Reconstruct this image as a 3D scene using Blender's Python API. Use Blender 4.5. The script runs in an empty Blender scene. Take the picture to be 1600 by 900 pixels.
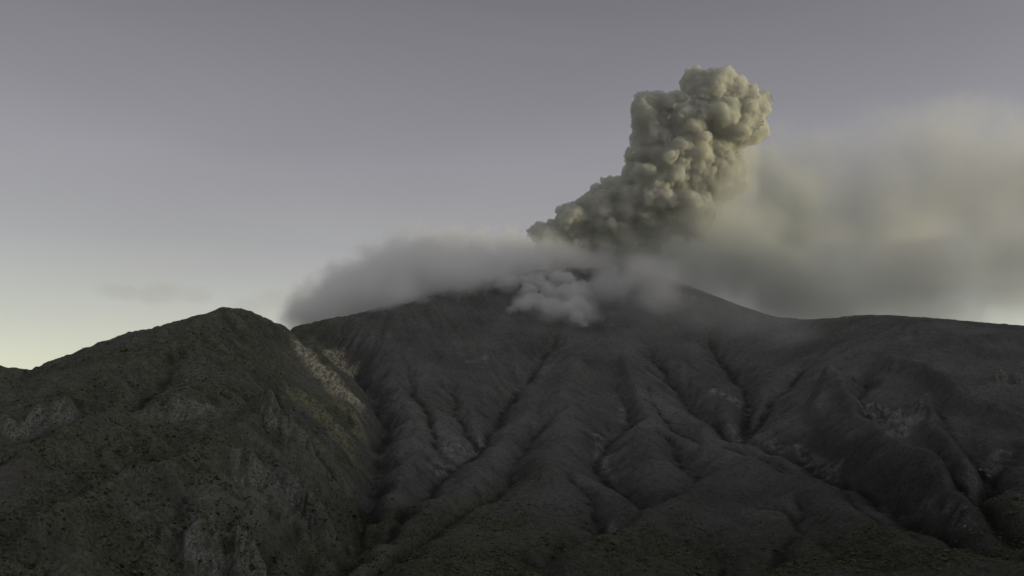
import bpy, math, random
import numpy as np
from mathutils import Vector, noise as mnoise

random.seed(7)
RNG = np.random.default_rng(11)
sc = bpy.context.scene
R = math.radians

# ------------------------------------------------------------------ camera
PITCH = R(8.0)
FPX = 1386.0                                    # focal length for a 1600 px wide frame
cam_data = bpy.data.cameras.new('camera')
cam = bpy.data.objects.new('camera', cam_data)
sc.collection.objects.link(cam)
cam.location = (0, 0, 0)
cam.rotation_euler = (R(90) + PITCH, 0, 0)
cam_data.sensor_width = 36.0
cam_data.lens = 36.0 * FPX / 1600.0
cam_data.clip_start = 1.0
cam_data.clip_end = 80000.0
sc.camera = cam

# ------------------------------------------------------------------ world: sky before sunrise haze, sun low on the right
SUN_EL, SUN_AZ = R(4.5), R(92.0)                # azimuth measured from +Y (view direction) towards +X
world = bpy.data.worlds.new('World')
sc.world = world
world.use_nodes = True
nt = world.node_tree
nt.nodes.clear()
wo = nt.nodes.new('ShaderNodeOutputWorld')
bg = nt.nodes.new('ShaderNodeBackground')
sky = nt.nodes.new('ShaderNodeTexSky')
sky.sky_type = 'NISHITA'
sky.sun_disc = False
sky.sun_elevation = SUN_EL
sky.sun_rotation = SUN_AZ
sky.altitude = 3300
sky.air_density = 1.0
sky.dust_density = 3.0
sky.ozone_density = 1.0
hs = nt.nodes.new('ShaderNodeHueSaturation')
hs.inputs['Saturation'].default_value = 0.15
veil = nt.nodes.new('ShaderNodeMix'); veil.data_type = 'RGBA'          # even light of thin high overcast
veil.inputs[0].default_value = 0.70
veil.inputs[7].default_value = (2.0, 2.0, 2.0, 1)
tintn = nt.nodes.new('ShaderNodeMix'); tintn.data_type = 'RGBA'; tintn.blend_type = 'MULTIPLY'
tintn.inputs['Factor'].default_value = 1.0
tc = nt.nodes.new('ShaderNodeTexCoord')
sep = nt.nodes.new('ShaderNodeSeparateXYZ')
ramp = nt.nodes.new('ShaderNodeValToRGB')       # high thin overcast: mauve overhead, cream near the horizon
cr = ramp.color_ramp
SKYSTOPS = [(0.0, (2.1, 2.1, 1.62)), (0.06, (1.85, 1.87, 1.54)), (0.12, (1.54, 1.55, 1.45)), (0.183, (1.25, 1.24, 1.25)), (0.276, (1.09, 1.07, 1.16)),
            (0.435, (0.74, 0.71, 0.79)), (1.0, (0.85, 0.83, 0.9))]
cr.elements[0].position, cr.elements[0].color = SKYSTOPS[0][0], SKYSTOPS[0][1] + (1,)
cr.elements[1].position, cr.elements[1].color = SKYSTOPS[-1][0], SKYSTOPS[-1][1] + (1,)
for p, c in SKYSTOPS[1:-1]:
    e = cr.elements.new(p); e.color = c + (1,)
nt.links.new(tc.outputs['Generated'], sep.inputs[0])
nt.links.new(sep.outputs['Z'], ramp.inputs[0])
nt.links.new(sky.outputs[0], hs.inputs['Color'])
hz = nt.nodes.new('ShaderNodeMapping'); hz.inputs['Scale'].default_value = (1.6, 1.6, 7.0)      # uneven high haze
hn = nt.nodes.new('ShaderNodeTexNoise'); hn.inputs['Scale'].default_value = 1.0; hn.inputs['Detail'].default_value = 5; hn.inputs['Distortion'].default_value = 0.6
hr = nt.nodes.new('ShaderNodeMapRange'); hr.inputs[1].default_value = 0.3; hr.inputs[2].default_value = 0.7; hr.inputs[3].default_value = 1.90; hr.inputs[4].default_value = 2.14
hc = nt.nodes.new('ShaderNodeCombineColor')
nt.links.new(tc.outputs['Generated'], hz.inputs['Vector']); nt.links.new(hz.outputs[0], hn.inputs['Vector']); nt.links.new(hn.outputs['Fac'], hr.inputs[0])
for k in range(3):
    nt.links.new(hr.outputs[0], hc.inputs[k])
nt.links.new(hc.outputs[0], veil.inputs[7])
nt.links.new(hs.outputs[0], veil.inputs[6])
nt.links.new(veil.outputs[2], tintn.inputs[6])
nt.links.new(ramp.outputs[0], tintn.inputs[7])
nt.links.new(tintn.outputs[2], bg.inputs['Color'])
bg.inputs['Strength'].default_value = 0.14
# the bright part of the dawn sky round the veiled sun, outside the picture on the right
gl = nt.nodes.new('ShaderNodeVectorMath'); gl.operation = 'DOT_PRODUCT'
ge, ga = R(26), R(98)
gl.inputs[1].default_value = (math.sin(ga) * math.cos(ge), math.cos(ga) * math.cos(ge), math.sin(ge))
nt.links.new(tc.outputs['Generated'], gl.inputs[0])
mxz = nt.nodes.new('ShaderNodeMath'); mxz.operation = 'MAXIMUM'; mxz.inputs[1].default_value = 0.0
pw = nt.nodes.new('ShaderNodeMath'); pw.operation = 'POWER'; pw.inputs[1].default_value = 7.0
nt.links.new(gl.outputs['Value'], mxz.inputs[0]); nt.links.new(mxz.outputs[0], pw.inputs[0])
glow = nt.nodes.new('ShaderNodeMix'); glow.data_type = 'RGBA'; glow.blend_type = 'ADD'; glow.clamp_factor = False
glow.inputs[7].default_value = (6.0, 5.9, 5.5, 1)
nt.links.new(pw.outputs[0], glow.inputs[0]); nt.links.new(tintn.outputs[2], glow.inputs[6]); nt.links.new(glow.outputs[2], bg.inputs['Color'])
nt.links.new(bg.outputs[0], wo.inputs[0])

sun_data = bpy.data.lights.new('sun', 'SUN')
sun_data.energy = 2.6
sun_data.angle = R(2.0)
sun_data.color = (1.0, 0.87, 0.50)
sun = bpy.data.objects.new('sun', sun_data)
sc.collection.objects.link(sun)
sdir = Vector((math.sin(SUN_AZ) * math.cos(SUN_EL), math.cos(SUN_AZ) * math.cos(SUN_EL), math.sin(SUN_EL)))
sun.rotation_euler = sdir.to_track_quat('Z', 'Y').to_euler()

sc.view_settings.view_transform = 'Standard'
sc.view_settings.look = 'None'
sc.view_settings.exposure = 0.0
sc.view_settings.gamma = 1.0
sc.view_settings.use_curve_mapping = False

sc.render.engine = 'CYCLES'
cy = sc.cycles
cy.use_denoising = True
try:
    cy.denoiser = 'OPENIMAGEDENOISE'
    cy.denoising_prefilter = 'ACCURATE'
except Exception:
    pass
cy.max_bounces = 14
cy.diffuse_bounces = 2
cy.glossy_bounces = 1
cy.volume_bounces = 12
cy.transparent_max_bounces = 24
cy.volume_max_steps = 256
cy.use_adaptive_sampling = True
cy.adaptive_threshold = 0.02

# ------------------------------------------------------------------ helpers
def ray(px, py):
    u = (np.asarray(px, float) - 800.0) / FPX
    v = (450.0 - np.asarray(py, float)) / FPX
    return u, math.cos(PITCH) - v * math.sin(PITCH), math.sin(PITCH) + v * math.cos(PITCH)

def at(px, py, Y):
    """real place of a photographed point that stands Y metres ahead"""
    x, y, z = ray(px, py)
    t = Y / y
    return np.array([x * t, y * t, z * t])

def lattice(shape, seed):
    return np.random.default_rng(seed).random(shape).astype(np.float32) * 2 - 1

_LAT = {}
def vnoise(x, y, seed=0):
    """smooth value noise on arrays"""
    if seed not in _LAT:
        _LAT[seed] = lattice((256, 256), seed + 100)
    L = _LAT[seed]
    xi = np.floor(x).astype(np.int64); yi = np.floor(y).astype(np.int64)
    fx = (x - xi).astype(np.float32); fy = (y - yi).astype(np.float32)
    fx = fx * fx * fx * (fx * (fx * 6 - 15) + 10); fy = fy * fy * fy * (fy * (fy * 6 - 15) + 10)
    x0 = xi & 255; x1 = (xi + 1) & 255; y0 = yi & 255; y1 = (yi + 1) & 255
    a = L[y0, x0] * (1 - fx) + L[y0, x1] * fx
    b = L[y1, x0] * (1 - fx) + L[y1, x1] * fx
    return a * (1 - fy) + b * fy

def fbm(x, y, wl, octaves=5, seed=0, gain=0.5, ridged=False):
    out = np.zeros(np.shape(x), np.float32); amp = 1.0; tot = 0.0
    ca, sa = 0.8, 0.6
    px, py = x / wl, y / wl
    for o in range(octaves):
        n = vnoise(px, py, seed + o)
        if ridged:
            n = 1 - 2 * np.abs(n)
        out += amp * n; tot += amp; amp *= gain
        px, py = (px * ca - py * sa) * 2.03 + 7.1, (px * sa + py * ca) * 2.03 + 3.7
    return out / tot

def sstep(a, b, x):
    t = np.clip((x - a) / (b - a), 0, 1)
    return t * t * (3 - 2 * t)

# ------------------------------------------------------------------ the land: smooth base through surveyed points
# (photo x, photo y, metres ahead)
CP = [
 # crest of the hill on the left
 (-160, 560, 1650), (-60, 566, 1650), (6, 572, 1650), (44, 577, 1680), (70, 571, 1720), (130, 545, 1800), (200, 521, 1900), (260, 506, 1960), (325, 488, 2060), (352, 480, 2100), (392, 485, 2160),
 (420, 498, 2260), (450, 512, 2400),
 # crest of the volcano
 (470, 509, 3050), (510, 499, 3200), (550, 492, 3320), (620, 474, 3450), (700, 448, 3600), (770, 432, 3690), (830, 422, 3720), (880, 417, 3740), (950, 417, 3760), (1020, 427, 3780),
 (1060, 441, 3760), (1100, 456, 3720), (1160, 479, 3600), (1210, 495, 3450), (1262, 500, 3300), (1300, 497, 3200), (1350, 492, 3080), (1400, 493, 2980),
 (1470, 498, 2880), (1540, 504, 2780), (1600, 509, 2700), (1700, 520, 2620), (1850, 540, 2550),
 # face of the left hill
 (0, 640, 1420), (100, 640, 1480), (200, 620, 1560), (300, 590, 1720), (380, 560, 1930), (440, 560, 2200), (490, 555, 2420), (530, 580, 2400),
 (0, 730, 1180), (100, 730, 1200), (200, 720, 1260), (320, 690, 1420), (430, 660, 1640), (520, 640, 2060), (555, 615, 2270),
 (-150, 700, 1250), (0, 850, 900), (120, 850, 930), (250, 840, 1000), (380, 800, 1130), (480, 760, 1400), (540, 730, 1640),
 (300, 895, 930), (430, 880, 1060),
 # ravine and lower slopes
 (595, 640, 2200), (592, 690, 2000), (575, 750, 1720), (555, 800, 1480), (520, 850, 1260),
 (560, 540, 2850), (650, 560, 2760), (650, 620, 2400), (680, 700, 2050), (680, 780, 1620), (650, 860, 1250),
 (780, 500, 3180), (780, 560, 2820), (780, 640, 2380), (800, 720, 1960), (800, 800, 1560), (800, 890, 1200),
 (900, 480, 3300), (920, 560, 2850), (940, 640, 2380), (960, 720, 1960), (960, 800, 1560), (960, 890, 1210),
 (1050, 500, 3250), (1080, 560, 2880), (1100, 640, 2320), (1110, 720, 1900), (1120, 800, 1500), (1120, 890, 1180),
 (1180, 540, 2980), (1200, 600, 2520), (1250, 680, 1950), (1270, 760, 1560), (1280, 830, 1300), (1280, 895, 1120),
 (1320, 560, 2500), (1330, 620, 2120), (1400, 700, 1720), (1430, 780, 1370), (1440, 890, 1040),
 (1480, 560, 2320), (1500, 620, 1980), (1560, 700, 1620), (1590, 780, 1280), (1600, 890, 960), (1750, 600, 2000), (1780, 780, 1250),
]
pts = [at(*c) for c in CP]
# ground outside the picture: behind the crests, and between the camera and the slopes
pts += [np.array(p, float) for p in [
 (-1100, 2500, 0), (-700, 2700, 60), (-1700, 2300, -60), (-1500, 3200, -150), (-700, 3900, 60), (-300, 4400, 250), (150, 4700, 330), (700, 4500, 260), (1200, 4200, 100),
 (1700, 3700, 40), (2200, 3500, 0), (-2600, 2600, -180), (-2500, 1200, 60), (-1700, 1000, -60), (0, 5600, -40), (-1600, 5400, -200), (1800, 5400, -150), (3250, 4600, 700), (3150, 3600, 960), (3100, 2800, 1040), (3100, 1900, 1040), (3150, 900, 960), (3300, 0, 700), (4300, 2500, 500), (2300, 1400, 60), (1500, 700, -190), (0, 850, -235), (-600, 600, -220), (600, 600, -230), (0, 450, -200), (0, 200, -95), (0, 60, -25), (-120, 120, -55), (120, 120, -55),  # tall ridge far right is invented, unseen, to keep low sun off the land
 (0, -100, -6), (-500, -200, 0), (500, -200, 0), (-1300, 300, -60), (1300, 100, -80), (0, -1200, 60), (2300, -200, 60), (-2700, -200, 0)]]
pts = np.array(pts)
PX, PY, PZ = pts[:, 0] / 1000, pts[:, 1] / 1000, pts[:, 2]
def tk(r2):
    return 0.5 * r2 * np.log(r2 + 1e-9)
n = len(PX)
K = tk((PX[:, None] - PX) ** 2 + (PY[:, None] - PY) ** 2) + np.eye(n) * 0.0001
A = np.zeros((n + 3, n + 3)); A[:n, :n] = K
A[:n, n] = 1; A[:n, n + 1] = PX; A[:n, n + 2] = PY; A[n:, :n] = A[:n, n:].T
W = np.linalg.solve(A, np.concatenate([PZ, np.zeros(3)]))
def base(x, y):
    x = np.asarray(x, np.float64); y = np.asarray(y, np.float64)
    xs, ys = x.ravel() / 1000, y.ravel() / 1000
    out = W[n] + W[n + 1] * xs + W[n + 2] * ys
    for i in range(n):
        out += W[i] * tk((xs - PX[i]) ** 2 + (ys - PY[i]) ** 2)
    return out.reshape(x.shape)

GX0, GX1, GY0, GY1, GS = -3000.0, 3300.0, 500.0, 5000.0, 5.0
gx = np.arange(GX0, GX1 + 0.1, GS); gy = np.arange(GY0, GY1 + 0.1, GS)
cx, cyy = np.arange(GX0, GX1 + 0.1, 50.0), np.arange(GY0, GY1 + 0.1, 50.0)
CXg, CYg = np.meshgrid(cx, cyy)
coarse = base(CXg, CYg)
XX, YY = np.meshgrid(gx, gy)

def cubic(grid, x0, y0, s, x, y):
    fx = (x - x0) / s; fy = (y - y0) / s
    h, w = grid.shape
    fx = np.clip(fx, 1, w - 2.001); fy = np.clip(fy, 1, h - 2.001)
    ix = fx.astype(np.int64); iy = fy.astype(np.int64)
    tx = fx - ix; ty = fy - iy
    ix = np.clip(ix, 1, w - 3); iy = np.clip(iy, 1, h - 3)
    def wts(t):
        # cubic B-spline (smooth)
        return [(1 - t) ** 3 / 6, (3 * t ** 3 - 6 * t ** 2 + 4) / 6, (-3 * t ** 3 + 3 * t ** 2 + 3 * t + 1) / 6, t ** 3 / 6]
    wx, wy = wts(tx), wts(ty)
    out = 0
    for j in range(4):
        row = 0
        for i in range(4):
            row = row + wx[i] * grid[iy + j - 1, ix + i - 1]
        out = out + wy[j] * row
    return out

H = cubic(coarse, GX0, GY0, 50.0, XX, YY).astype(np.float64)

def march(px, py, field=None):
    """first point of the land met along the line of sight through a photographed point"""
    f = H if field is None else field
    x, y, z = ray(px, py)
    Y = np.arange(650.0, 4700.0, 4.0)
    t = Y / y
    hx = cubic(f, GX0, GY0, GS, x * t, Y)
    under = np.nonzero(z * t <= hx)[0]
    if len(under) == 0:
        k = int(np.argmin(z * t - hx))
    else:
        k = under[0]
    return np.array([x * t[k], Y[k], hx[k]])

def densify(pl, step=6.0):
    out = []
    for a, b in zip(pl[:-1], pl[1:]):
        m = max(1, int(np.hypot(*(b[:2] - a[:2])) / step))
        for k in range(m):
            out.append(a + (b - a) * k / m)
    out.append(pl[-1])
    return np.array(out)

LINES = []
def line(pix, width, depth, kind='gully', taper=(0.3, 1.0)):
    LINES.append((pix, width, depth, kind, taper))

# gullies (positive depth cuts, negative raises a spur)
line([(877,508),(863,536),(840,569),(798,611),(775,653),(756,676),(723,709),(700,718),(650,770),(600,812)], 28, 26)
line([(901,629),(854,653),(812,695),(793,713),(800,741),(761,769),(700,802),(640,835),(560,880)], 26, 30)
line([(961,601),(980,629),(985,657),(947,685),(933,713),(957,746),(985,769),(1017,790)], 22, 24)
line([(1187,718),(1129,741),(1087,765),(1045,779),(1008,802),(961,821),(933,839),(887,867),(830,884)], 20, 32)
line([(1005,530),(1027,564),(1069,615),(1087,634),(1120,653),(1150,681),(1193,690),(1254,709),(1301,741),(1380,769),(1440,800),(1500,820),(1600,850)], 26, 30)
line([(1027,667),(1055,704),(1087,737),(1090,758)], 20, 20)
line([(887,746),(915,779),(943,807),(950,830)], 16, 15)
line([(709,597),(707,639),(728,657),(740,690)], 22, 16)
line([(640,560),(640,600),(670,650),(690,700)], 16, 8)
line([(1095,500),(1128,559),(1161,597),(1163,640),(1160,672)], 30, 26)
line([(1290,560),(1254,569),(1200,620),(1165,662)], 34, 24)
line([(1352,569),(1347,592),(1343,620),(1357,657),(1380,685),(1399,704),(1445,730),(1487,755),(1515,779),(1557,807),(1600,825)], 26, 34)
line([(1473,640),(1473,657),(1492,690),(1520,713),(1539,741),(1520,779)], 24, 24)
line([(1511,625),(1567,653),(1620,667)], 28, 18)
line([(1600,700),(1580,713),(1539,745),(1520,775)], 22, 22)
line([(1150,700),(1240,730),(1320,765),(1420,815),(1520,850),(1600,872)], 12, 8)
line([(1250,770),(1240,816),(1217,844),(1198,880)], 20, 14)
line([(1097,849),(1143,895)], 16, 12)
line([(1120,690),(1180,712),(1240,738),(1300,752)], 14, 9)
line([(1010,600),(1040,660),(1100,690)], 12, 7)
line([(1150,780),(1230,800),(1300,850),(1380,890)], 16, 8)
# spurs
line([(1287,594),(1310,611),(1333,639),(1343,667),(1380,704),(1427,737),(1473,765),(1540,800)], 34, -30, 'spur')
line([(1287,600),(1285,650),(1310,700),(1360,732),(1425,765)], 30, -16, 'spur')
line([(1380,573),(1427,587),(1473,606),(1511,639),(1570,668)], 30, -26, 'spur')
line([(1445,629),(1469,667),(1487,704),(1511,742)], 24, -20, 'spur')
line([(1190,728),(1120,770),(1060,800),(980,850),(900,895)], 40, -16, 'spur')
line([(980,560),(1000,620),(1010,680),(1030,740)], 40, -12, 'spur')
line([(900,560),(880,620),(880,690),(860,760)], 50, -12, 'spur')
# left hill and ravine
line([(478,510),(520,534),(560,568),(584,600),(600,639),(592,676),(575,713),(569,760),(555,797),(537,816),(490,853),(443,880),(400,900)], 30, 40, 'ravine')
line([(429,592),(448,643),(467,667),(500,700),(540,745)], 20, 26)
line([(345,590),(395,625),(430,650)], 16, 10)
line([(276,537),(271,573),(255,598),(215,624),(200,650)], 22, 12)
line([(-40,840),(0,828),(66,790),(130,760),(200,735),(260,715),(300,690)], 28, 26)
line([(225,813),(215,874),(210,899)], 16, 16)
line([(300,745),(285,800),(290,870)], 16, 14)
line([(380,770),(350,820),(345,880)], 16, 18)
line([(460,780),(430,820),(420,870)], 14, 18)
line([(500,780),(485,830)], 12, 14)
line([(0,700),(60,672),(120,650),(180,640)], 22, 10)
line([(0,757),(102,690),(170,655),(230,640)], 26, -14, 'spur')
line([(0,885),(128,818),(230,757),(330,705),(420,680)], 34, -22, 'spur')
line([(380,660),(443,705),(490,735),(560,775)], 20, -20, 'spur')
line([(484,540),(510,575),(545,625),(560,650)], 22, -10, 'spur')

def dist_to(poly, x, y):
    """distance to a polyline and position along it (0..1) for arrays x, y"""
    best = np.full(x.shape, 1e9); along = np.zeros(x.shape)
    seg = np.hypot(np.diff(poly[:, 0]), np.diff(poly[:, 1])); tot = max(seg.sum(), 1e-6); acc = 0.0
    for i in range(len(poly) - 1):
        a, b = poly[i, :2], poly[i + 1, :2]
        d = b - a; L2 = max((d ** 2).sum(), 1e-6)
        t = np.clip(((x - a[0]) * d[0] + (y - a[1]) * d[1]) / L2, 0, 1)
        q = np.hypot(x - a[0] - t * d[0], y - a[1] - t * d[1])
        m = q < best
        best = np.where(m, q, best); along = np.where(m, (acc + t * seg[i]) / tot, along)
        acc += seg[i]
    return best, along

line([(-20,672),(30,668),(60,655),(100,648),(140,640)], 55, 15, 'scarp')
line([(225,652),(262,650),(300,645),(350,645)], 45, 15, 'scarp')
line([(330,742),(370,735),(420,742),(460,760),(490,790)], 60, 20, 'scarp')
line([(280,835),(330,820),(390,835),(440,850)], 50, 16, 'scarp')
line([(395,676),(420,690),(455,700),(500,722)], 40, 14, 'scarp')
line([(1340,650),(1370,640),(1400,655),(1430,640)], 34, 12, 'scarp')
line([(1385,690),(1415,680),(1440,655)], 30, 8, 'scarp')
line([(1560,600),(1580,590),(1605,596)], 40, 12, 'scarp')
line([(1500,742),(1540,735),(1575,742)], 30, 9, 'scarp')
SCARP = None
warpx = fbm(XX, YY, 90, 3, 40) * 16
warpy = fbm(XX, YY, 90, 3, 50) * 16
SCARP = np.zeros_like(H)
GULLY = np.zeros_like(H)                       # how near a carved channel, for rock and scree
BASE0 = H.copy()
LINEW = []
for pix, width, depth, kind, taper in LINES:
    pl = np.array([march(a, b, BASE0) for a, b in pix])
    LINEW.append(pl)
    reach = abs(width) * 4.2
    x0, x1 = pl[:, 0].min() - reach, pl[:, 0].max() + reach
    y0, y1 = pl[:, 1].min() - reach, pl[:, 1].max() + reach
    i0, i1 = np.searchsorted(gx, [x0, x1]); j0, j1 = np.searchsorted(gy, [y0, y1])
    sl = (slice(j0, j1), slice(i0, i1))
    if (j1 - j0) < 2 or (i1 - i0) < 2:
        continue
    d, al = dist_to(pl, XX[sl] + warpx[sl], YY[sl] + warpy[sl])
    onhill = pix[0][0] < 620 and pix[-1][0] < 560
    w = width * (0.62 if kind == 'gully' and not onhill else 0.85 if onhill else 1.0) * (0.65 + 0.5 * al) * (1 + 0.25 * fbm(XX[sl], YY[sl], 60, 2, 60))
    env = sstep(0, 0.12, al) * (0.55 + 0.45 * al) * (1 - 0.4 * sstep(0.9, 1, al))
    if kind == 'scarp':
        # rock step: ground above it stands proud, ground below it drops; 'above' is farther from the camera
        side = np.sign((YY[sl] + warpy[sl]) - np.interp(XX[sl] + warpx[sl], pl[np.argsort(pl[:, 0]), 0], pl[np.argsort(pl[:, 0]), 1]))
        ends = sstep(0, 0.15, al) * (1 - sstep(0.85, 1, al)) * (0.6 + 0.8 * np.clip(fbm(XX[sl], YY[sl], 45, 3, 66) + 0.4, 0, 1))
        H[sl] += 1.5 * depth * np.tanh(side * d / 5.0) * np.exp(-d / w) * ends
        SCARP[sl] = np.maximum(SCARP[sl], np.exp(-((d * side + 2.0) / 11.0) ** 2) * ends)
        continue
    if kind == 'spur':
        prof = np.exp(-(d / (w * 1.2)) ** 2)
        H[sl] -= 1.55 * depth * prof * sstep(0, 0.1, al + 0.03)
    else:
        prof = np.exp(-np.abs(d / w) ** 1.3) * 0.8 + np.exp(-(d / (w * 2.4)) ** 2) * 0.45
        prof = prof * (1.6 if onhill else 0.95) + 0.55 * np.exp(-d / (w * 0.35))
        H[sl] -= depth * prof * env
        GULLY[sl] = np.maximum(GULLY[sl], np.exp(-(d / (w * 0.55)) ** 2) * env * (1.0 if kind != 'ravine' else 0.7))

# broad natural unevenness, then running water
flatmask = sstep(500, 900, YY)
H += fbm(XX, YY, 420, 5, 3, 0.48) * 13
H += fbm(XX + warpx * 2, YY + warpy * 2, 150, 5, 13, 0.55, True) * (3.5 + 5.0 * (XX < -450))
H += fbm(XX + warpx, YY * 0.55 + warpy, 55, 3, 17, 0.5, True) * (1.6 + 2.0 * (XX < -450))

def erode(H, drops, steps, seed):
    rng = np.random.default_rng(seed)
    h, w = H.shape
    ix0, ix1 = 40, w - 40
    x = rng.uniform(ix0, ix1, drops); y = rng.uniform(10, h - 10, drops)
    batch = 24000
    for s in range(0, drops, batch):
        px, py = x[s:s + batch].copy(), y[s:s + batch].copy()
        dx = np.zeros_like(px); dy = np.zeros_like(px); sed = np.zeros_like(px); wat = np.ones_like(px); vel = np.ones_like(px)
        alive = np.ones(len(px), bool)
        delta = np.zeros_like(H)
        for k in range(steps):
            ix = px.astype(np.int64); iy = py.astype(np.int64)
            fx = px - ix; fy = py - iy
            a = H[iy, ix]; b = H[iy, ix + 1]; c = H[iy + 1, ix]; d = H[iy + 1, ix + 1]
            gxx = (b - a) * (1 - fy) + (d - c) * fy
            gyy = (c - a) * (1 - fx) + (d - b) * fx
            hh = a * (1 - fx) * (1 - fy) + b * fx * (1 - fy) + c * (1 - fx) * fy + d * fx * fy
            dx = dx * 0.35 - gxx * 0.65; dy = dy * 0.35 - gyy * 0.65
            L = np.hypot(dx, dy) + 1e-9
            dx /= L; dy /= L
            nx = px + dx; ny = py + dy
            ok = alive & (nx > 2) & (nx < w - 3) & (ny > 2) & (ny < h - 3)
            nx = np.where(ok, nx, px); ny = np.where(ok, ny, py)
            jx = nx.astype(np.int64); jy = ny.astype(np.int64); qx = nx - jx; qy = ny - jy
            hn = H[jy, jx] * (1 - qx) * (1 - qy) + H[jy, jx + 1] * qx * (1 - qy) + H[jy + 1, jx] * (1 - qx) * qy + H[jy + 1, jx + 1] * qx * qy
            dh = hn - hh
            cap = np.maximum(-dh, 0.05) * vel * wat * 1.2
            amt = np.where(dh > 0, np.minimum(dh, sed), np.where(sed > cap, (sed - cap) * 0.25, -np.minimum((cap - sed) * 0.22, -dh)))
            amt = np.where(ok, amt, 0.0)
            sed -= amt
            for (ox, oy, ww) in ((0, 0, (1 - fx) * (1 - fy)), (1, 0, fx * (1 - fy)), (0, 1, (1 - fx) * fy), (1, 1, fx * fy)):
                np.add.at(delta, (iy + oy, ix + ox), amt * ww)
            vel = np.sqrt(np.maximum(vel * vel - dh * 0.25, 0.05)); vel = np.minimum(vel, 3.5)
            wat *= 0.985
            alive = ok
            px, py = nx, ny
        delta = np.clip(delta, -1.6, 1.2)
        H += delta
    return H

def blur(a, r=1):
    for _ in range(r):
        b = a.copy()
        b[1:-1] = (a[:-2] + 2 * a[1:-1] + a[2:]) / 4
        c = b.copy()
        c[:, 1:-1] = (b[:, :-2] + 2 * b[:, 1:-1] + b[:, 2:]) / 4
        a = c
    return a

PRE = H.copy()
Hc = H[::2, ::2].copy()
P2 = Hc.copy()
Hc = erode(Hc, 90000, 60, 9)
D2 = blur(Hc - P2, 1)
H = H + cubic(D2, GX0, GY0, GS * 2, XX, YY) * 0.8
P3 = H.copy()
H = erode(H, 420000, 60, 5)
D = H - P3
D = 0.5 * D + 0.5 * blur(D, 2)
fade = 1 - 0.5 * sstep(260, 450, PRE)
H = PRE + (P3 - PRE) * fade + D * fade
D = D * fade + (P3 - PRE) * fade * 0.5

# the skylines as surveyed: correct the height of each crest until it stands where it should
SKY = [(-200,566),(-40,572),(6,572),(22,575),(44,577),(60,575),(75,567),(100,557),(130,546),(165,532),(200,520),(230,515),(260,506),(290,498),(325,489),(340,483),(352,479),(362,482),(385,484),
       (400,489),(420,499),(437,507),(450,512),(470,508),(510,499),(550,492),(620,474),(700,448),(770,432),(830,422),(880,417),(950,418),(1020,428),(1060,441),(1100,456),(1160,479),(1210,495),
       (1262,500),(1300,497),(1350,492),(1400,493),(1470,498),(1540,504),(1600,509),(1700,520),(1850,540)]
sk = np.array(SKY, float)
pxs = np.arange(-60, 1661, 6.0)
Yl = np.arange(1300.0, 4700.0, 6.0)
for it in range(4):
    tgt = np.interp(pxs, sk[:, 0], sk[:, 1])
    rxx, ryy, rzz = ray(pxs, tgt)
    Xs = (rxx / ryy)[:, None] * Yl[None]
    hs_ = cubic(H, GX0, GY0, GS, Xs, np.broadcast_to(Yl, Xs.shape))
    el = hs_ / Yl[None]
    k = el.argmax(1)
    yc = Yl[k]; dz = (rzz / ryy - el.max(1)) * yc
    upx = 800 + FPX * (XX / YY) * 0.988
    ksz = 7 if it < 2 else 3
    dz = np.convolve(np.pad(dz, ksz // 2, 'edge'), np.ones(ksz) / ksz, 'valid')
    dz = dz * (1 - 0.8 * np.exp(-((pxs - 453) / 9.0) ** 2))
    dzi = np.interp(upx, pxs, dz); yci = np.interp(upx, pxs, yc)
    wid = 110.0 if it > 1 else 260.0
    H += dzi * np.exp(-((YY - yci) / wid) ** 2)
FLOW = blur(np.clip(-(D) - 0.6, 0, 6), 1)
SCARP = blur(SCARP, 1)

# ------------------------------------------------------------------ surface kinds (real colours of the ground)
def region(poly_px, soft=30.0):
    """soft mask around a photographed patch given as a line with a half width in metres"""
    m = np.zeros_like(H, dtype=np.float32)
    for pix, wdt in poly_px:
        pl = np.array([march(a, b, H) for a, b in pix])
        d, _ = dist_to(pl, XX + warpx * 0.6, YY + warpy * 0.6)
        d = d + fbm(XX, YY, 70, 4, 77, 0.6) * wdt * 0.9
        m = np.maximum(m, (1 - sstep(wdt * 0.45, wdt * 1.2, d)).astype(np.float32))
    return m

ochre = region([([(474,545),(490,566),(508,586),(532,608),(562,634)], 48), ([(515,552),(548,585)], 26)])
greenrock = region([([(485,629),(500,650),(522,672),(540,690)], 50), ([(540,640),(562,668)], 26)])
greyrock = SCARP.astype(np.float32) * 1.3 + 0.55 * region([([(395,678),(443,710),(490,736),(560,775)], 26), ([(345,790),(440,790),(470,760)], 40), ([(440,672),(520,690)], 22),
                   ([(0,680),(60,665),(100,655)], 22), ([(230,652),(290,648),(345,645)], 20), ([(320,850),(380,870)], 60), ([(280,830),(420,800)], 50), ([(440,790),(500,800)], 40), ([(300,770),(430,765)], 34)])
screerock = region([([(1358,640),(1400,660),(1430,640)], 30), ([(1385,690),(1420,675),(1440,640)], 16), ([(1515,779),(1539,745),(1580,713)], 14),
                    ([(1140,668),(1193,692),(1254,709),(1301,741)], 13), ([(1440,800),(1520,830)], 10), ([(1290,735),(1300,760)], 12),
                    ([(933,680),(947,720),(960,750)], 14), ([(955,820),(1010,800)], 10), ([(970,640),(975,660)], 10),
                    ([(1570,600),(1590,590)], 22), ([(680,735),(740,700),(760,690)], 34), ([(730,565),(765,560)], 16), ([(1110,610),(1160,640)], 20),
                    ([(1490,820),(1520,828)], 7), ([(1570,770),(1600,790)], 12)])

def near(px_list):
    return [march(a, b, BASE0) for a, b in px_list]

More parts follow.
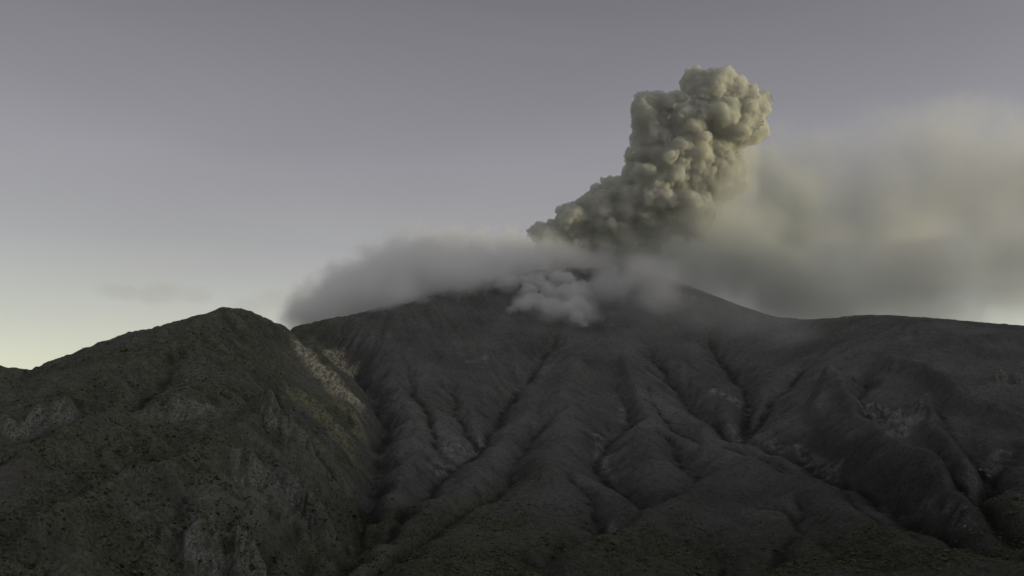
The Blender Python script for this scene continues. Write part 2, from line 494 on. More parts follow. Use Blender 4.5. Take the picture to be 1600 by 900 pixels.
# ------------------------------------------------------------------ the mesh: rings about the camera, fine where the photo looks
def spaced():
    fine = np.linspace(-31.5, 31.5, 1150)
    l = -31.5 - np.cumsum(np.linspace(0.12, 6.0, 50)); r = 31.5 + np.cumsum(np.linspace(0.12, 6.0, 50))
    l = l[l > -179]; r = r[r < 179]
    return np.concatenate([[-180.0], l[::-1], fine, r])
az = np.radians(spaced())
rr = np.concatenate([np.array([2.0, 30, 70, 120, 180, 260, 340, 420, 500, 570, 640, 700]), 720 * (4300 / 720.0) ** np.linspace(0.02, 1, 880) ** 1.0,
                     [4400, 4550, 4750, 5000, 5400, 6000, 7000, 8500, 11000, 15000, 22000, 32000]])
AZ, RR = np.meshgrid(az, rr)
MX = RR * np.sin(AZ); MY = RR * np.cos(AZ)
inside = sstep(0, 150, np.minimum(np.minimum(MX - GX0, GX1 - MX), np.minimum(MY - GY0, GY1 - MY)))
# land outside the fine survey: the same base, fading to a plain
lowx, lowy = np.arange(-6000, 6001, 100.0), np.arange(-3500, 7501, 100.0)
LX, LY = np.meshgrid(lowx, lowy)
lowb = base(LX, LY)
dist_dom = np.maximum(np.maximum(np.abs(LX) - 2900, 0), np.maximum(np.maximum(-600 - LY, LY - 5200), 0))
lowb = np.where(dist_dom > 0, lowb * (1 - sstep(0, 1600, dist_dom)) + (-220) * sstep(0, 1600, dist_dom), lowb)
lowb = np.clip(lowb, -320, 1100)
out_h = cubic(lowb, -6000, -3500, 100.0, MX, MY)
far_mask = sstep(5500, 7500, RR)
out_h = out_h * (1 - far_mask) + (-230) * far_mask + fbm(MX, MY, 900, 4, 70) * 35 * sstep(700, 1500, RR)
in_h = cubic(H, GX0, GY0, GS, MX, MY)
MZ = out_h * (1 - inside) + in_h * inside
def samp(g):
    return (cubic(g, GX0, GY0, GS, MX, MY) * inside).astype(np.float32)
m_ochre, m_green, m_grey, m_scree, m_gully = samp(ochre), samp(greenrock), samp(greyrock), samp(screerock), samp(GULLY)
m_flow = samp(FLOW)
rock = np.clip(np.maximum.reduce([m_ochre, m_green * 0.8, m_grey, m_scree * 0.9]), 0, 1)
# crags: broken vertical ribs in the rocky patches; small hummocks everywhere
det = (RR > 600) & (RR < 5200)
f1 = fbm(MX, MY, 26, 4, 21, 0.55)
f2 = fbm(MX + f1 * 14, MY * 0.45, 20, 4, 31, 0.55, True)
f3 = fbm(MX, MY, 9, 3, 35, 0.6)
cliff = sstep(0.25, 0.9, rock) * (m_grey + m_ochre * 0.3 + m_green * 0.6 + m_scree * 0.5)
MZ = MZ + np.where(det, f1 * 3.0 + f3 * (1.3 + 1.6 * (1 - sstep(-12, -8, np.degrees(AZ)))) + f2 * (0.7 + 10.0 * np.clip(cliff, 0, 1)) + f3 * 4.0 * np.clip(cliff, 0, 1), 0)

# vegetation: green on the left hill and low ground, bare ash on the cone
ang = np.degrees(AZ)
hillside = 1 - sstep(-10.5, -8.0, ang + fbm(MX, MY, 250, 4, 80) * 2.2 + (MY - 1800) * 0.0022)
lowland = 1 - sstep(1350, 1800, MY + fbm(MX, MY, 300, 4, 85) * 420 + np.maximum(MX, 0) * 0.55)
veg = np.clip(np.maximum(hillside * 0.85, lowland * 0.9) + fbm(MX, MY, 120, 4, 88) * 0.35, 0, 1)
veg = np.where(det, veg, 0.6).astype(np.float32)
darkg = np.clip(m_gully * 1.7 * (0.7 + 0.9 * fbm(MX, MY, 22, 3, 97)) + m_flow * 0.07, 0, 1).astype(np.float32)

NR, NA = MX.shape
co = np.stack([MX, MY, MZ], -1).reshape(-1, 3)
normals = None

def link(o):
    sc.collection.objects.link(o); return o

def tag(o, label=None, cat=None, group=None, kind=None):
    if label: o['label'] = label
    if cat: o['category'] = cat
    if group: o['group'] = group
    if kind: o['kind'] = kind
    return o

def mesh_from(name, v, f, mat=None, smooth=True, parent=None):
    """fast mesh from arrays; f is (n,3) or (n,4)"""
    me = bpy.data.meshes.new(name)
    v = np.asarray(v, np.float32); f = np.asarray(f, np.int32)
    k = f.shape[1]
    me.vertices.add(len(v)); me.vertices.foreach_set('co', v.ravel())
    me.loops.add(f.size); me.loops.foreach_set('vertex_index', f.ravel())
    me.polygons.add(len(f)); me.polygons.foreach_set('loop_start', np.arange(0, f.size, k, dtype=np.int32))
    me.update(calc_edges=True)
    me.polygons.foreach_set('use_smooth', np.full(len(f), smooth))
    if mat: me.materials.append(mat)
    o = bpy.data.objects.new(name, me)
    link(o)
    if parent: o.parent = parent
    return o

idx = np.arange(NR * NA).reshape(NR, NA)
colnext = np.roll(idx, -1, axis=1)
quads = np.stack([idx[:-1], colnext[:-1], colnext[1:], idx[1:]], -1).reshape(-1, 4)[:, ::-1]
qa = AZ[:-1].ravel(); qr = RR[:-1].ravel(); qx = MX[:-1].ravel(); qy = MY[:-1].ravel()
# which land form each face belongs to: the ravine line splits hill and volcano
rav = LINEW[[i for i, l in enumerate(LINES) if l[3] == 'ravine'][0]]
order = np.argsort(rav[:, 1])
rx = np.interp(qy, rav[order, 1], rav[order, 0])
right_pass = qx > (1050 + (qy - 2000) * 0.10)
is_land = (qr > 1000) & (qr < 4700) & (np.abs(np.degrees(qa)) < 62)
is_hill = is_land & (qx < rx) & (qy < 3000)
is_hill2 = is_land & ~is_hill & right_pass
is_volc = is_land & ~is_hill & ~is_hill2
is_ground = ~is_land

# ------------------------------------------------------------------ ground material
def new_mat(name):
    m = bpy.data.materials.new(name); m.use_nodes = True
    m.node_tree.nodes.clear()
    return m

def N(nt, typ, **kw):
    nd = nt.nodes.new(typ)
    for k, v in kw.items():
        setattr(nd, k, v)
    return nd

_a, _b = march(478, 535, H), march(560, 628, H)
STRIP = math.degrees(math.atan2(_b[0] - _a[0], _b[1] - _a[1]))     # run of the bare scar, from north
def land_material():
    m = new_mat('volcanic_ash_and_scrub'); t = m.node_tree; L = t.links.new
    out = N(t, 'ShaderNodeOutputMaterial'); bs = N(t, 'ShaderNodeBsdfPrincipled')
    bs.inputs['Roughness'].default_value = 0.95
    bs.inputs['Specular IOR Level'].default_value = 0.08
    L(bs.outputs[0], out.inputs[0])
    geo = N(t, 'ShaderNodeNewGeometry')
    def attr(nm):
        a = N(t, 'ShaderNodeAttribute'); a.attribute_name = nm; return a.outputs['Fac']
    def nz(scale, detail=4, rough=0.55):
        q = N(t, 'ShaderNodeTexNoise'); q.inputs['Scale'].default_value = scale; q.inputs['Detail'].default_value = detail; q.inputs['Roughness'].default_value = rough
        L(geo.outputs['Position'], q.inputs['Vector']); return q.outputs['Fac']
    def mr(sock, a, b, c=0.0, d=1.0):
        q = N(t, 'ShaderNodeMapRange'); q.clamp = True
        L(sock, q.inputs[0]); q.inputs[1].default_value = a; q.inputs[2].default_value = b; q.inputs[3].default_value = c; q.inputs[4].default_value = d
        return q.outputs[0]
    def mix(f, a, b):
        q = N(t, 'ShaderNodeMix'); q.data_type = 'RGBA'
        if isinstance(f, float): q.inputs[0].default_value = f
        else: L(f, q.inputs[0])
        for k, s in ((6, a), (7, b)):
            if isinstance(s, tuple): q.inputs[k].default_value = s + (1,)
            else: L(s, q.inputs[k])
        return q.outputs[2]
    def mul(a, b):
        q = N(t, 'ShaderNodeMath'); q.operation = 'MULTIPLY'
        for k, s in ((0, a), (1, b)):
            if isinstance(s, float): q.inputs[k].default_value = s
            else: L(s, q.inputs[k])
        return q.outputs[0]
    n_big, n_mid, n_fin = nz(0.006, 5), nz(0.05, 5, 0.6), nz(0.28, 4, 0.65)
    n_blk = nz(0.11, 5, 0.7)
    def streak(rot, sc):
        mp = N(t, 'ShaderNodeMapping'); mp.inputs['Rotation'].default_value = rot; mp.inputs['Scale'].default_value = sc
        L(geo.outputs['Position'], mp.inputs['Vector'])
        q = N(t, 'ShaderNodeTexNoise'); q.inputs['Scale'].default_value = 1.0; q.inputs['Detail'].default_value = 5; q.inputs['Roughness'].default_value = 0.65
        L(mp.outputs[0], q.inputs['Vector']); return q.outputs['Fac']
    n_fall = streak((0, 0, 0), (0.10, 0.03, 0.02))            # streaks down the fall of a rock face
    n_bed = streak((0, 0, R(STRIP)), (0.14, 0.025, 0.05))      # broken beds along the bare scar
    ash = mix(mr(n_big, 0.35, 0.68), (0.105, 0.104, 0.102), (0.175, 0.173, 0.169))
    ash = mix(mul(mr(n_fin, 0.52, 0.66), 0.75), ash, (0.055, 0.055, 0.054))
    ash = mix(mul(mr(n_blk, 0.50, 0.62), 0.55), ash, (0.060, 0.060, 0.058))
    ash = mix(mul(mr(n_fin, 0.42, 0.32), 0.6), ash, (0.20, 0.198, 0.192))
    vegc = mix(mr(n_mid, 0.35, 0.65), (0.100, 0.104, 0.076), (0.165, 0.166, 0.128))
    vegc = mix(mul(mr(n_fin, 0.50, 0.66), 0.75), vegc, (0.018, 0.020, 0.013))
    vegc = mix(mul(mr(n_blk, 0.50, 0.60), 0.5), vegc, (0.034, 0.037, 0.027))
    vegc = mix(mul(mr(n_big, 0.50, 0.62), 0.5), vegc, (0.085, 0.082, 0.080))
    base_c = mix(attr('veg'), ash, vegc)
    rk = mix(mr(n_fin, 0.38, 0.62), (0.09, 0.09, 0.082), (0.27, 0.27, 0.25))
    oc = mix(mr(nz(0.03, 3), 0.4, 0.6), (0.44, 0.38, 0.30), (0.40, 0.40, 0.30))
    oc = mix(mr(n_blk, 0.46, 0.60), oc, (0.13, 0.12, 0.092))
    gr = mix(mr(n_fin, 0.42, 0.6), (0.24, 0.245, 0.155), (0.085, 0.09, 0.06))
    breakup = mr(n_fall, 0.42, 0.55)
    c = mix(mul(attr('grey'), breakup), base_c, rk)
    c = mix(mul(attr('scree'), mr(n_mid, 0.42, 0.54)), c, mix(mr(n_fin, 0.4, 0.6), (0.13, 0.128, 0.124), (0.30, 0.295, 0.285)))
    c = mix(mul(attr('greenrock'), mr(n_bed, 0.38, 0.52)), c, gr)
    c = mix(mul(attr('ochre'), 0.6), c, (0.15, 0.15, 0.105))
    c = mix(mul(attr('ochre'), mr(n_bed, 0.42, 0.53)), c, oc)
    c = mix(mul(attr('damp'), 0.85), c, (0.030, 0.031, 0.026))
    c2 = N(t, 'ShaderNodeMix'); c2.data_type = 'RGBA'; c2.blend_type = 'MULTIPLY'; c2.inputs[7].default_value = (0.50, 0.50, 0.50, 1)      # colour darkens towards the nearer ground
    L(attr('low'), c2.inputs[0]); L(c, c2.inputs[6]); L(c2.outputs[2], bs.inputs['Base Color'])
    b1 = N(t, 'ShaderNodeBump'); b1.inputs['Distance'].default_value = 2.2; b1.inputs['Strength'].default_value = 1.0
    L(n_fin, b1.inputs['Height'])
    b2 = N(t, 'ShaderNodeBump'); b2.inputs['Distance'].default_value = 6.0; b2.inputs['Strength'].default_value = 0.8
    L(n_mid, b2.inputs['Height']); L(b1.outputs[0], b2.inputs['Normal'])
    L(b2.outputs[0], bs.inputs['Normal'])
    return m
LAND = land_material()

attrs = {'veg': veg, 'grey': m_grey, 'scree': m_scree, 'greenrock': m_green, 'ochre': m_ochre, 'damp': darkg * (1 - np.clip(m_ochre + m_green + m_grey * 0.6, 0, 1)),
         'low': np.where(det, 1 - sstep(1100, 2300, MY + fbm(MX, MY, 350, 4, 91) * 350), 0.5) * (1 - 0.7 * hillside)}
attrs = {k: np.clip(v, 0, 1).astype(np.float32).ravel() for k, v in attrs.items()}

# one set of smooth normals for the whole sheet so its pieces meet without a seam
e1 = co[quads[:, 1]] - co[quads[:, 0]]; e2 = co[quads[:, 3]] - co[quads[:, 0]]
fn = np.cross(e1, e2)
if fn[:, 2].mean() < 0:
    quads = quads[:, ::-1]; fn = -fn
vn = np.zeros_like(co)
for k in range(4):
    for a in range(3):
        vn[:, a] += np.bincount(quads[:, k], weights=fn[:, a], minlength=len(co))
vn /= np.maximum(np.linalg.norm(vn, axis=1, keepdims=True), 1e-9)

def land_piece(name, mask):
    q = quads[mask]
    used, inv = np.unique(q, return_inverse=True)
    o = mesh_from(name, co[used], inv.reshape(-1, 4), LAND)
    for k, v in attrs.items():
        a = o.data.attributes.new(k, 'FLOAT', 'POINT'); a.data.foreach_set('value', v[used])
    o.data.normals_split_custom_set_from_vertices(vn[used].astype(np.float32))
    tag(o, kind='structure')
    return o
land_piece('ground', is_ground)
land_piece('hill', is_hill)
land_piece('volcano', is_volc)
land_piece('hill', is_hill2)

def ground_z(x, y):
    return float(cubic(H, GX0, GY0, GS, np.array([x]), np.array([y]))[0])

# ------------------------------------------------------------------ scrub and boulders
def blob_variants(k, seed, squash=0.7, rough=0.35):
    import bmesh
    out = []
    for i in range(k):
        bm = bmesh.new(); bmesh.ops.create_icosphere(bm, subdivisions=1, radius=1.0)
        for v in bm.verts:
            s = 1 + rough * mnoise.noise(v.co * 1.7 + Vector((seed, i * 3.3, 0)))* 1.8
            v.co = Vector((v.co.x * s, v.co.y * s, v.co.z * s * squash))
        V = np.array([v.co[:] for v in bm.verts]); F = np.array([[v.index for v in f.verts] for f in bm.faces])
        bm.free(); out.append((V, F))
    return out

def simple_mat(name, c1, c2, scale=0.4, rough=0.95):
    m = new_mat(name); t = m.node_tree
    out = N(t, 'ShaderNodeOutputMaterial'); bs = N(t, 'ShaderNodeBsdfPrincipled'); bs.inputs['Roughness'].default_value = rough
    bs.inputs['Specular IOR Level'].default_value = 0.1
    geo = N(t, 'ShaderNodeNewGeometry'); q = N(t, 'ShaderNodeTexNoise'); q.inputs['Scale'].default_value = scale; q.inputs['Detail'].default_value = 4
    r = N(t, 'ShaderNodeValToRGB'); r.color_ramp.elements[0].position = 0.38; r.color_ramp.elements[1].position = 0.62
    r.color_ramp.elements[0].color = c1 + (1,); r.color_ramp.elements[1].color = c2 + (1,)
    t.links.new(geo.outputs['Position'], q.inputs['Vector']); t.links.new(q.outputs['Fac'], r.inputs[0])
    t.links.new(r.outputs[0], bs.inputs['Base Color']); t.links.new(bs.outputs[0], out.inputs[0])
    return m
SCRUB = simple_mat('scrub_leaves', (0.040, 0.044, 0.024), (0.10, 0.104, 0.062), 0.09)
ROCK = simple_mat('pale_rock', (0.14, 0.138, 0.13), (0.26, 0.25, 0.24), 0.5)

vegf = attrs['veg'].reshape(NR, NA)
def scatter_scrub(count):
    rows = np.nonzero((rr > 850) & (rr < 2300))[0]
    wts = (vegf ** 2 * (RR ** 2) * ((RR > 850) & (RR < 2200)) * (np.abs(AZ) < R(31.5)) * (0.15 + sstep(0.1, 0.5, fbm(MX, MY, 70, 3, 95) + 0.25)) * (1 - 0.75 * sstep(1200, 2000, RR))).ravel()
    # keep thin on the smooth upper flank of the hill
    p = wts / wts.sum()
    pick = RNG.choice(len(p), count, p=p)
    var = blob_variants(6, 3, 0.62, 0.55)
    VV, FF, off = [], [], 0
    for kk, (V, F) in enumerate(var):
        sel = pick[kk::6]
        c = co[sel] + np.stack([RNG.normal(0, 2.0, len(sel)), RNG.normal(0, 2.0, len(sel)), np.zeros(len(sel))], -1)
        s = RNG.lognormal(-0.1, 0.55, len(sel)) * 0.85
        th = RNG.uniform(0, 6.283, len(sel)); ca, sa = np.cos(th), np.sin(th)
        P = np.empty((len(sel), len(V), 3))
        P[:, :, 0] = (V[None, :, 0] * ca[:, None] - V[None, :, 1] * sa[:, None]) * s[:, None] + c[:, 0:1]
        P[:, :, 1] = (V[None, :, 0] * sa[:, None] + V[None, :, 1] * ca[:, None]) * s[:, None] + c[:, 1:2]
        P[:, :, 2] = V[None, :, 2] * s[:, None] * 1.15 + c[:, 2:3] + 0.2 * s[:, None]
        VV.append(P.reshape(-1, 3)); FF.append((F[None] + (np.arange(len(sel)) * len(V))[:, None, None]).reshape(-1, 3) + off); off += P.shape[0] * P.shape[1]
    o = mesh_from('scrub', np.concatenate(VV), np.concatenate(FF), SCRUB, smooth=False)
    tag(o, 'low dark green scrub dotted over the lower slopes', 'scrub', kind='stuff')
scatter_scrub(60000)

def boulders(spots, label, group, name='boulder'):
    for (px, py, size) in spots:
        size *= 0.8
        p = march(px, py, H)
        V, F = blob_variants(1, random.uniform(0, 90), 0.75, 0.5)[0]
        o = mesh_from(name, V * size, F, ROCK, smooth=False)
        o.location = (p[0], p[1], ground_z(p[0], p[1]) + size * 0.25)
        o.rotation_euler = (random.uniform(-.3, .3), random.uniform(-.3, .3), random.uniform(0, 6))
        tag(o, label, 'boulder', group)
boulders([(1154, 692, 6.5)], 'big round pale boulder beside the gully right of the cone centre', None)
boulders([(1204, 689, 3.2), (1148, 648, 3.0), (1132, 611, 3.6), (1160, 629, 2.8), (1170, 633, 2.4), (1295, 738, 3.0), (1301, 745, 3.2), (1290, 733, 2.4), (1240, 705, 2.4), (1262, 716, 2.2)],
         'pale boulder lying along the long gully right of the cone centre', 'boulders along the long right gully')
boulders([(1532, 738, 4.0), (1545, 746, 3.4), (1526, 770, 2.4), (1508, 826, 2.6), (1516, 829, 2.2), (1552, 728, 2.4), (1476, 742, 2.4), (1500, 822, 2.0)],
         'pale boulder in the valley between the spurs at the right edge', 'boulders in the right valley')
boulders([(571, 577, 4.2), (589, 602, 3.0), (594, 644, 2.6), (598, 650, 2.2)], 'pale boulder in the dark ravine below the ochre rock face', 'boulders in the ravine')
boulders([(963, 523, 4.0), (748, 563, 4.0), (757, 567, 3.4), (762, 560, 2.8)], 'pale boulder high on the bare ash slope of the cone', 'boulders high on the cone')
boulders([(690, 741, 3.0), (700, 735, 2.6), (712, 726, 2.6), (726, 717, 2.4), (736, 712, 2.6), (705, 752, 2.6), (722, 765, 2.4), (745, 735, 2.2), (681, 733, 2.0)],
         'pale boulder on the stony slope left of the cone centre', 'boulders on the stony left slope')

# ------------------------------------------------------------------ clouds of ash, steam and mist
def icos(sub):
    import bmesh
    bm = bmesh.new(); bmesh.ops.create_icosphere(bm, subdivisions=sub, radius=1.0)
    V = np.array([v.co[:] for v in bm.verts]); F = np.array([[v.index for v in f.verts] for f in bm.faces]); bm.free()
    return V, F
ICO2, ICO3 = icos(2), icos(3)

def union_mesh(name, balls, voxel, mat, smooth_it=2, factor=0.5, disp=()):
    """one closed billowing skin round a set of balls (x, y, z, r)"""
    VV, FF, off = [], [], 0
    rmax = max(b[3] for b in balls)
    for (x, y, z, r) in balls:
        V, F = ICO3 if r > rmax * 0.3 else ICO2
        VV.append(V * r + np.array([x, y, z])); FF.append(F + off); off += len(V)
    tmp = mesh_from(name + '_raw', np.concatenate(VV), np.concatenate(FF))
    md = tmp.modifiers.new('remesh', 'REMESH'); md.mode = 'VOXEL'; md.voxel_size = voxel; md.use_smooth_shade = True
    sm = tmp.modifiers.new('smooth', 'SMOOTH'); sm.iterations = smooth_it; sm.factor = factor
    for (kind, size, strength) in disp:
        tx = bpy.data.textures.new('billow', kind); tx.noise_scale = size
        if kind == 'CLOUDS':
            tx.noise_depth = 2; tx.cloud_type = 'COLOR'
        dm = tmp.modifiers.new('disp', 'DISPLACE'); dm.texture = tx; dm.texture_coords = 'GLOBAL'; dm.strength = strength; dm.mid_level = 0.5
        if kind == 'CLOUDS':
            dm.direction = 'RGB_TO_XYZ'
    dg = bpy.context.evaluated_depsgraph_get(); dg.update()
    me = bpy.data.meshes.new_from_object(tmp.evaluated_get(dg))
    bpy.data.objects.remove(tmp)
    me.name = name
    me.materials.clear(); me.materials.append(mat)
    o = bpy.data.objects.new(name, me); link(o)
    return o

def budding(mains, levels, seed):
    """grow smaller billows on larger ones"""
    rng = np.random.default_rng(seed)
    allb = list(mains); cur = list(mains)
    for (k, lo, hi, emb) in levels:
        nxt = []
        for (x, y, z, r) in cur:
            for _ in range(k):
                d = rng.normal(size=3); d /= np.linalg.norm(d)
                q = r * rng.uniform(lo, hi)
                c = np.array([x, y, z]) + d * (r - q * emb)
                # drop buds buried deep inside another main billow
                if any((c[0] - b[0]) ** 2 + (c[1] - b[1]) ** 2 + (c[2] - b[2]) ** 2 < (b[3] - q * 0.9) ** 2 for b in mains if b[3] > q * 1.05):
                    continue
                nxt.append((c[0], c[1], c[2], q))
        allb += nxt; cur = nxt
    return allb

def px_ball(px, py, rp, Y):
    p = at(px, py, Y)
    return (p[0], p[1], p[2], rp * Y / FPX)

def smoke_material(name, color, density, aniso=0.1):
    m = new_mat(name); t = m.node_tree
    out = N(t, 'ShaderNodeOutputMaterial'); v = N(t, 'ShaderNodeVolumePrincipled')
    v.inputs['Color'].default_value = color + (1,)
    v.inputs['Density'].default_value = density
    v.inputs['Anisotropy'].default_value = aniso
    t.links.new(v.outputs[0], out.inputs['Volume'])
    return m

def soft_cloud(name, blobs, color, density, warp_scale, warp_amt, edge, label, cat, group=None, aniso=0.2, stretch=(1, 1, 1), rate=0.25, fine=0.25, melt=0.3, octs=4):
    """a soft cloud: its density falls away towards the skin of overlapping billows and is torn by noise.
    blobs: (x, y, z, r); stretch scales distances (x, y, z) so billows may be flattened"""
    st = np.array(stretch, float)
    cen = np.mean([b[:3] for b in blobs], axis=0)
    m = new_mat(name + '_air'); t = m.node_tree; L = t.links.new
    out = N(t, 'ShaderNodeOutputMaterial'); v = N(t, 'ShaderNodeVolumePrincipled')
    v.inputs['Color'].default_value = color + (1,); v.inputs['Anisotropy'].default_value = aniso
    L(v.outputs[0], out.inputs['Volume'])
    tc = N(t, 'ShaderNodeTexCoord')
    q = N(t, 'ShaderNodeTexNoise'); q.inputs['Scale'].default_value = 1.0 / warp_scale; q.inputs['Detail'].default_value = octs; q.inputs['Roughness'].default_value = 0.6
    L(tc.outputs['Object'], q.inputs['Vector'])
    scl = N(t, 'ShaderNodeVectorMath'); scl.operation = 'MULTIPLY'; scl.inputs[1].default_value = tuple(st)
    L(tc.outputs['Object'], scl.inputs[0])
    prev = None
    for b in blobs:
        d = N(t, 'ShaderNodeVectorMath'); d.operation = 'DISTANCE'
        L(scl.outputs[0], d.inputs[0]); d.inputs[1].default_value = tuple((np.array(b[:3]) - cen) * st)
        f = N(t, 'ShaderNodeMath'); f.operation = 'MULTIPLY_ADD'          # 1 - d / r
        L(d.outputs['Value'], f.inputs[0]); f.inputs[1].default_value = -1.0 / b[3]; f.inputs[2].default_value = 1.0
        if prev is None:
            prev = f.outputs[0]
        else:
            mx = N(t, 'ShaderNodeMath'); mx.operation = 'SMOOTH_MAX'; mx.inputs[2].default_value = melt
            L(prev, mx.inputs[0]); L(f.outputs[0], mx.inputs[1]); prev = mx.outputs[0]
    w = N(t, 'ShaderNodeMath'); w.operation = 'MULTIPLY_ADD'
    L(q.outputs['Fac'], w.inputs[0]); w.inputs[1].default_value = warp_amt; w.inputs[2].default_value = -warp_amt * 0.5 - fine
    s = N(t, 'ShaderNodeMath'); s.operation = 'ADD'; L(prev, s.inputs[0]); L(w.outputs[0], s.inputs[1])
    mr = N(t, 'ShaderNodeMapRange'); mr.interpolation_type = 'SMOOTHSTEP'; mr.inputs[1].default_value = 0.0; mr.inputs[2].default_value = edge
    mr.inputs[3].default_value = 0.0; mr.inputs[4].default_value = density
    L(s.outputs[0], mr.inputs[0])
    L(mr.outputs[0], v.inputs['Density'])
    hull = [((b[0] - cen[0]), (b[1] - cen[1]), (b[2] - cen[2]), b[3]) for b in blobs]
    VV, FF, off = [], [], 0
    V, F = ICO3
    for b in hull:
        VV.append(V * b[3] * 1.02 / st + np.array(b[:3])); FF.append(F + off); off += len(V)
    tmp = mesh_from(name + '_raw', np.concatenate(VV), np.concatenate(FF))
    md = tmp.modifiers.new('remesh', 'REMESH'); md.mode = 'VOXEL'; md.voxel_size = max(b[3] for b in hull) / 14
    sm = tmp.modifiers.new('smooth', 'SMOOTH'); sm.iterations = 4
    dg = bpy.context.evaluated_depsgraph_get(); dg.update()
    me = bpy.data.meshes.new_from_object(tmp.evaluated_get(dg)); bpy.data.objects.remove(tmp)
    me.name = name; me.materials.clear(); me.materials.append(m)
    o = bpy.data.objects.new(name, me); link(o); o.location = cen
    m.cycles.homogeneous_volume = False
    m.cycles.volume_step_rate = rate if hasattr(m.cycles, 'volume_step_rate') else 1.0
    tag(o, label, cat, group)
    return o

# --- the eruption column: dense cauliflower billows
YC = 3950
col_main = [px_ball(*b) for b in [
 (845,362,19,YC-70),(868,372,26,YC-60),(900,352,36,YC-40),(935,338,44,YC-20),(905,385,30,YC-30),(975,322,50,YC),(1010,300,52,YC+10),(960,365,40,YC-10),
 (1040,275,50,YC+20),(1055,320,50,YC+10),(1012,250,34,YC),(1028,215,38,YC-10),(1020,178,34,YC-10),(1048,170,28,YC),(1005,170,18,YC-10),
 (1072,205,40,YC-20),(1080,245,44,YC+0),(1100,150,36,YC+10),(1092,130,24,YC+10),(1122,140,34,YC+10),(1140,155,36,YC+20),(1120,190,44,YC),(1165,172,32,YC+30),(1180,172,22,YC+30),
 (1150,200,38,YC+20),(1110,235,36,YC+20),(1140,235,26,YC+60),(1100,270,36,YC+40),(1095,180,26,YC-60),(1076,198,20,YC-75),(1028,283,12,YC-80),(1060,235,24,YC-60),(1000,345,48,YC+20),(1060,300,50,YC+30),(1105,285,44,YC+50),(940,385,40,YC),(882,398,26,YC-40),(905,408,28,YC-20),(955,398,34,YC),(1125,265,38,YC+70),(1190,158,18,YC+30),(1085,120,16,YC)]]
col = budding(col_main, [(9, 0.22, 0.68, 0.5), (6, 0.2, 0.5, 0.5), (3, 0.3, 0.5, 0.4)], 4)
ASHM = smoke_material('ash_smoke', (0.865, 0.865, 0.835), 0.05)
def column_material():
    m = ASHM; t = m.node_tree
    out = t.nodes['Material Output']
    tr = N(t, 'ShaderNodeBsdfTransparent'); df = N(t, 'ShaderNodeBsdfDiffuse'); df.inputs['Color'].default_value = (0.50, 0.495, 0.44, 1)
    mx = N(t, 'ShaderNodeMixShader'); mx.inputs[0].default_value = 0.22
    t.links.new(tr.outputs[0], mx.inputs[1]); t.links.new(df.outputs[0], mx.inputs[2]); t.links.new(mx.outputs[0], out.inputs['Surface'])
column_material()
ASHM.cycles.homogeneous_volume = True
o = union_mesh('ash_column', col, 3.0, ASHM, 3, disp=(('CLOUDS', 150, 60), ('VORONOI', 75, -34), ('CLOUDS', 28, 14), ('VORONOI', 26, -9), ('CLOUDS', 9, 5)))
tag(o, 'tall dense billowing grey ash column rising from the crater, yellow lit at its top', 'ash column')

# --- the drifting ash cloud behind and right of it
def face_ball(px, py, rp, push):
    """a billow lying against the slope seen at this place in the photo"""
    return px_ball(px, py, rp, march(px, py, H)[1] - push)
YA = 4350
soft_cloud('ash_curtain', [px_ball(*b) for b in [
 (925,405,48,3900),(985,400,62,3930),(1045,380,72,3960),(1105,345,75,3940),(1140,290,58,3950),(1162,245,40,3970),(1070,435,75,3960),(1150,400,90,4040),(1220,440,90,4100),(1230,330,90,4200),(1190,255,45,4150)]],
 (0.855, 0.868, 0.866), 0.011, 100, 0.9, 0.7, 'smooth curtain of falling ash under the right side of the ash column', 'falling ash', rate=0.2, fine=0.08, melt=0.45, octs=5)
soft_cloud('ash_cloud', [px_ball(*b) for b in [
 (1150,290,90,YA-200),(1215,275,105,YA-100),(1265,285,100,YA),(1175,360,110,YA-380),(1105,385,110,YA-520),(1010,425,80,YA-560),(1120,450,120,YA-250),(1240,360,190,YA),(1270,490,170,YA+50),(1360,330,190,YA+100),(1480,290,190,YA+100),(1420,430,190,YA+150),
 (1290,450,130,YA-450),(1420,400,120,YA-420),(1600,290,150,YA+150),(1590,400,150,YA+250),(1760,330,220,YA+300)]],
 (0.862, 0.872, 0.868), 0.0048, 230, 0.95, 0.95, 'huge soft olive grey ash cloud drifting off behind the volcano to the right', 'ash cloud', rate=0.22, fine=0.12, melt=0.5, octs=6)

# --- grey cap cloud spilling over the left shoulder of the cone
YL = 3560
soft_cloud('cap_cloud', [px_ball(*b) for b in [
 (880,420,60,YL+220),(820,420,75,YL+140),(740,428,88,YL+60),(665,432,95,YL-40),(600,450,85,YL-130),(545,470,72,YL-230),(490,490,58,YL-300),(700,450,70,YL-110),(620,468,55,YL-250)]] + [face_ball(*b) for b in [(590,478,52,-25),(650,464,56,-25),(720,448,56,-25),(775,436,44,-20)]],
 (0.97, 0.971, 0.973), 0.019, 85, 1.15, 0.7, 'grey cap cloud spilling over the left shoulder of the volcano', 'cloud', rate=0.22, fine=0.10, melt=0.5, stretch=(0.8, 0.8, 1.0))

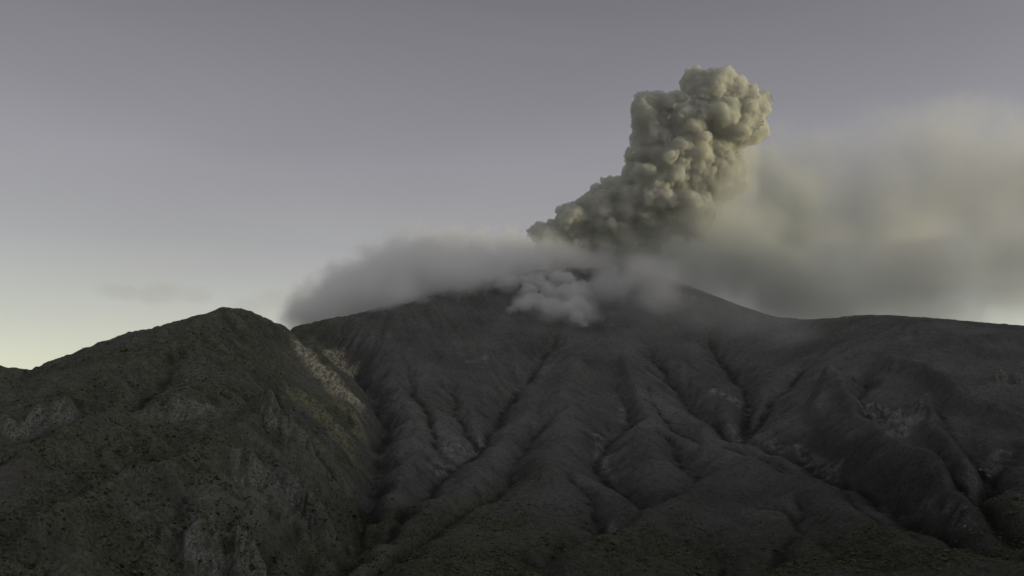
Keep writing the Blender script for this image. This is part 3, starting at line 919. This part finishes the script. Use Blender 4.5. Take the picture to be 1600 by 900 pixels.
# --- white steam by the crater
steam = [face_ball(*b) for b in [
 (780,446,9,4),(788,439,11,4),(800,444,13,6),(812,436,11,4),(822,444,13,6),(836,438,12,4),(848,434,11,4),(858,430,10,4),(870,427,10,4),(879,424,8,2),(868,440,15,6),(884,440,16,8),(846,450,16,10),(826,458,16,12),
 (862,462,20,14),(884,462,20,14),(838,474,18,16),(816,480,14,14),(800,486,10,10),(860,482,18,16),(884,486,18,14),(904,478,18,14),(900,500,14,10),(912,508,9,8),(905,458,18,12)]]
STEAM = smoke_material('steam', (0.965, 0.965, 0.967), 0.014)
o = union_mesh('steam_puff', budding(steam, [(9, 0.3, 0.6, 0.5), (4, 0.3, 0.5, 0.5)], 12), 2.0, STEAM, 2, disp=(('CLOUDS', 40, 22), ('VORONOI', 22, -8), ('CLOUDS', 9, 5)))
tag(o, 'pale steam bank rolling out below the crater rim', 'steam')

# --- thin mist over the right shoulder of the cone
soft_cloud('mist_veil', [face_ball(*b) for b in [
 (950,460,55,40),(1030,470,60,30),(905,495,42,30),(1000,440,60,30),(915,422,42,5),(950,422,50,10),(1000,430,52,0),(1050,442,48,0),(860,490,40,30),(820,478,30,25),(830,440,30,20),(912,470,46,25),(795,452,26,12),(880,440,36,10)]],
 (0.93, 0.93, 0.925), 0.0095, 100, 1.2, 0.7, 'thin grey mist veil hanging on the right shoulder of the cone', 'mist', rate=0.25, fine=0.05, melt=0.4)

soft_cloud('mist_veil', [face_ball(*b) for b in [
 (1020,500,90,20),(1090,505,110,20),(1170,520,105,20),(1240,535,80,20),(1100,450,80,0)]],
 (0.92, 0.92, 0.915), 0.0021, 170, 0.9, 1.0, 'faint mist spread along the right flank of the cone under the ridge saddle', 'mist', rate=0.25, fine=0.05, melt=0.6)

# --- faint wisps over the left hill
YW = 6200
soft_cloud('cloud_wisp', [px_ball(*b) for b in [(190,455,50,YW),(250,458,60,YW),(310,462,45,YW)]],
 (0.85, 0.85, 0.82), 0.0009, 180, 1.3, 0.5, 'faint wisp of cloud low in the sky above the left hill', 'cloud', rate=0.25, fine=0.15, stretch=(1, 1, 2.2))
soft_cloud('cloud_wisp', [px_ball(*b) for b in [(385,478,42,YW),(420,470,50,YW),(455,462,40,YW)]],
 (0.85, 0.85, 0.82), 0.0008, 150, 1.3, 0.5, 'faint torn wisp of cloud left of the grey cap cloud', 'cloud', rate=0.25, fine=0.15, stretch=(1, 1, 1.6))
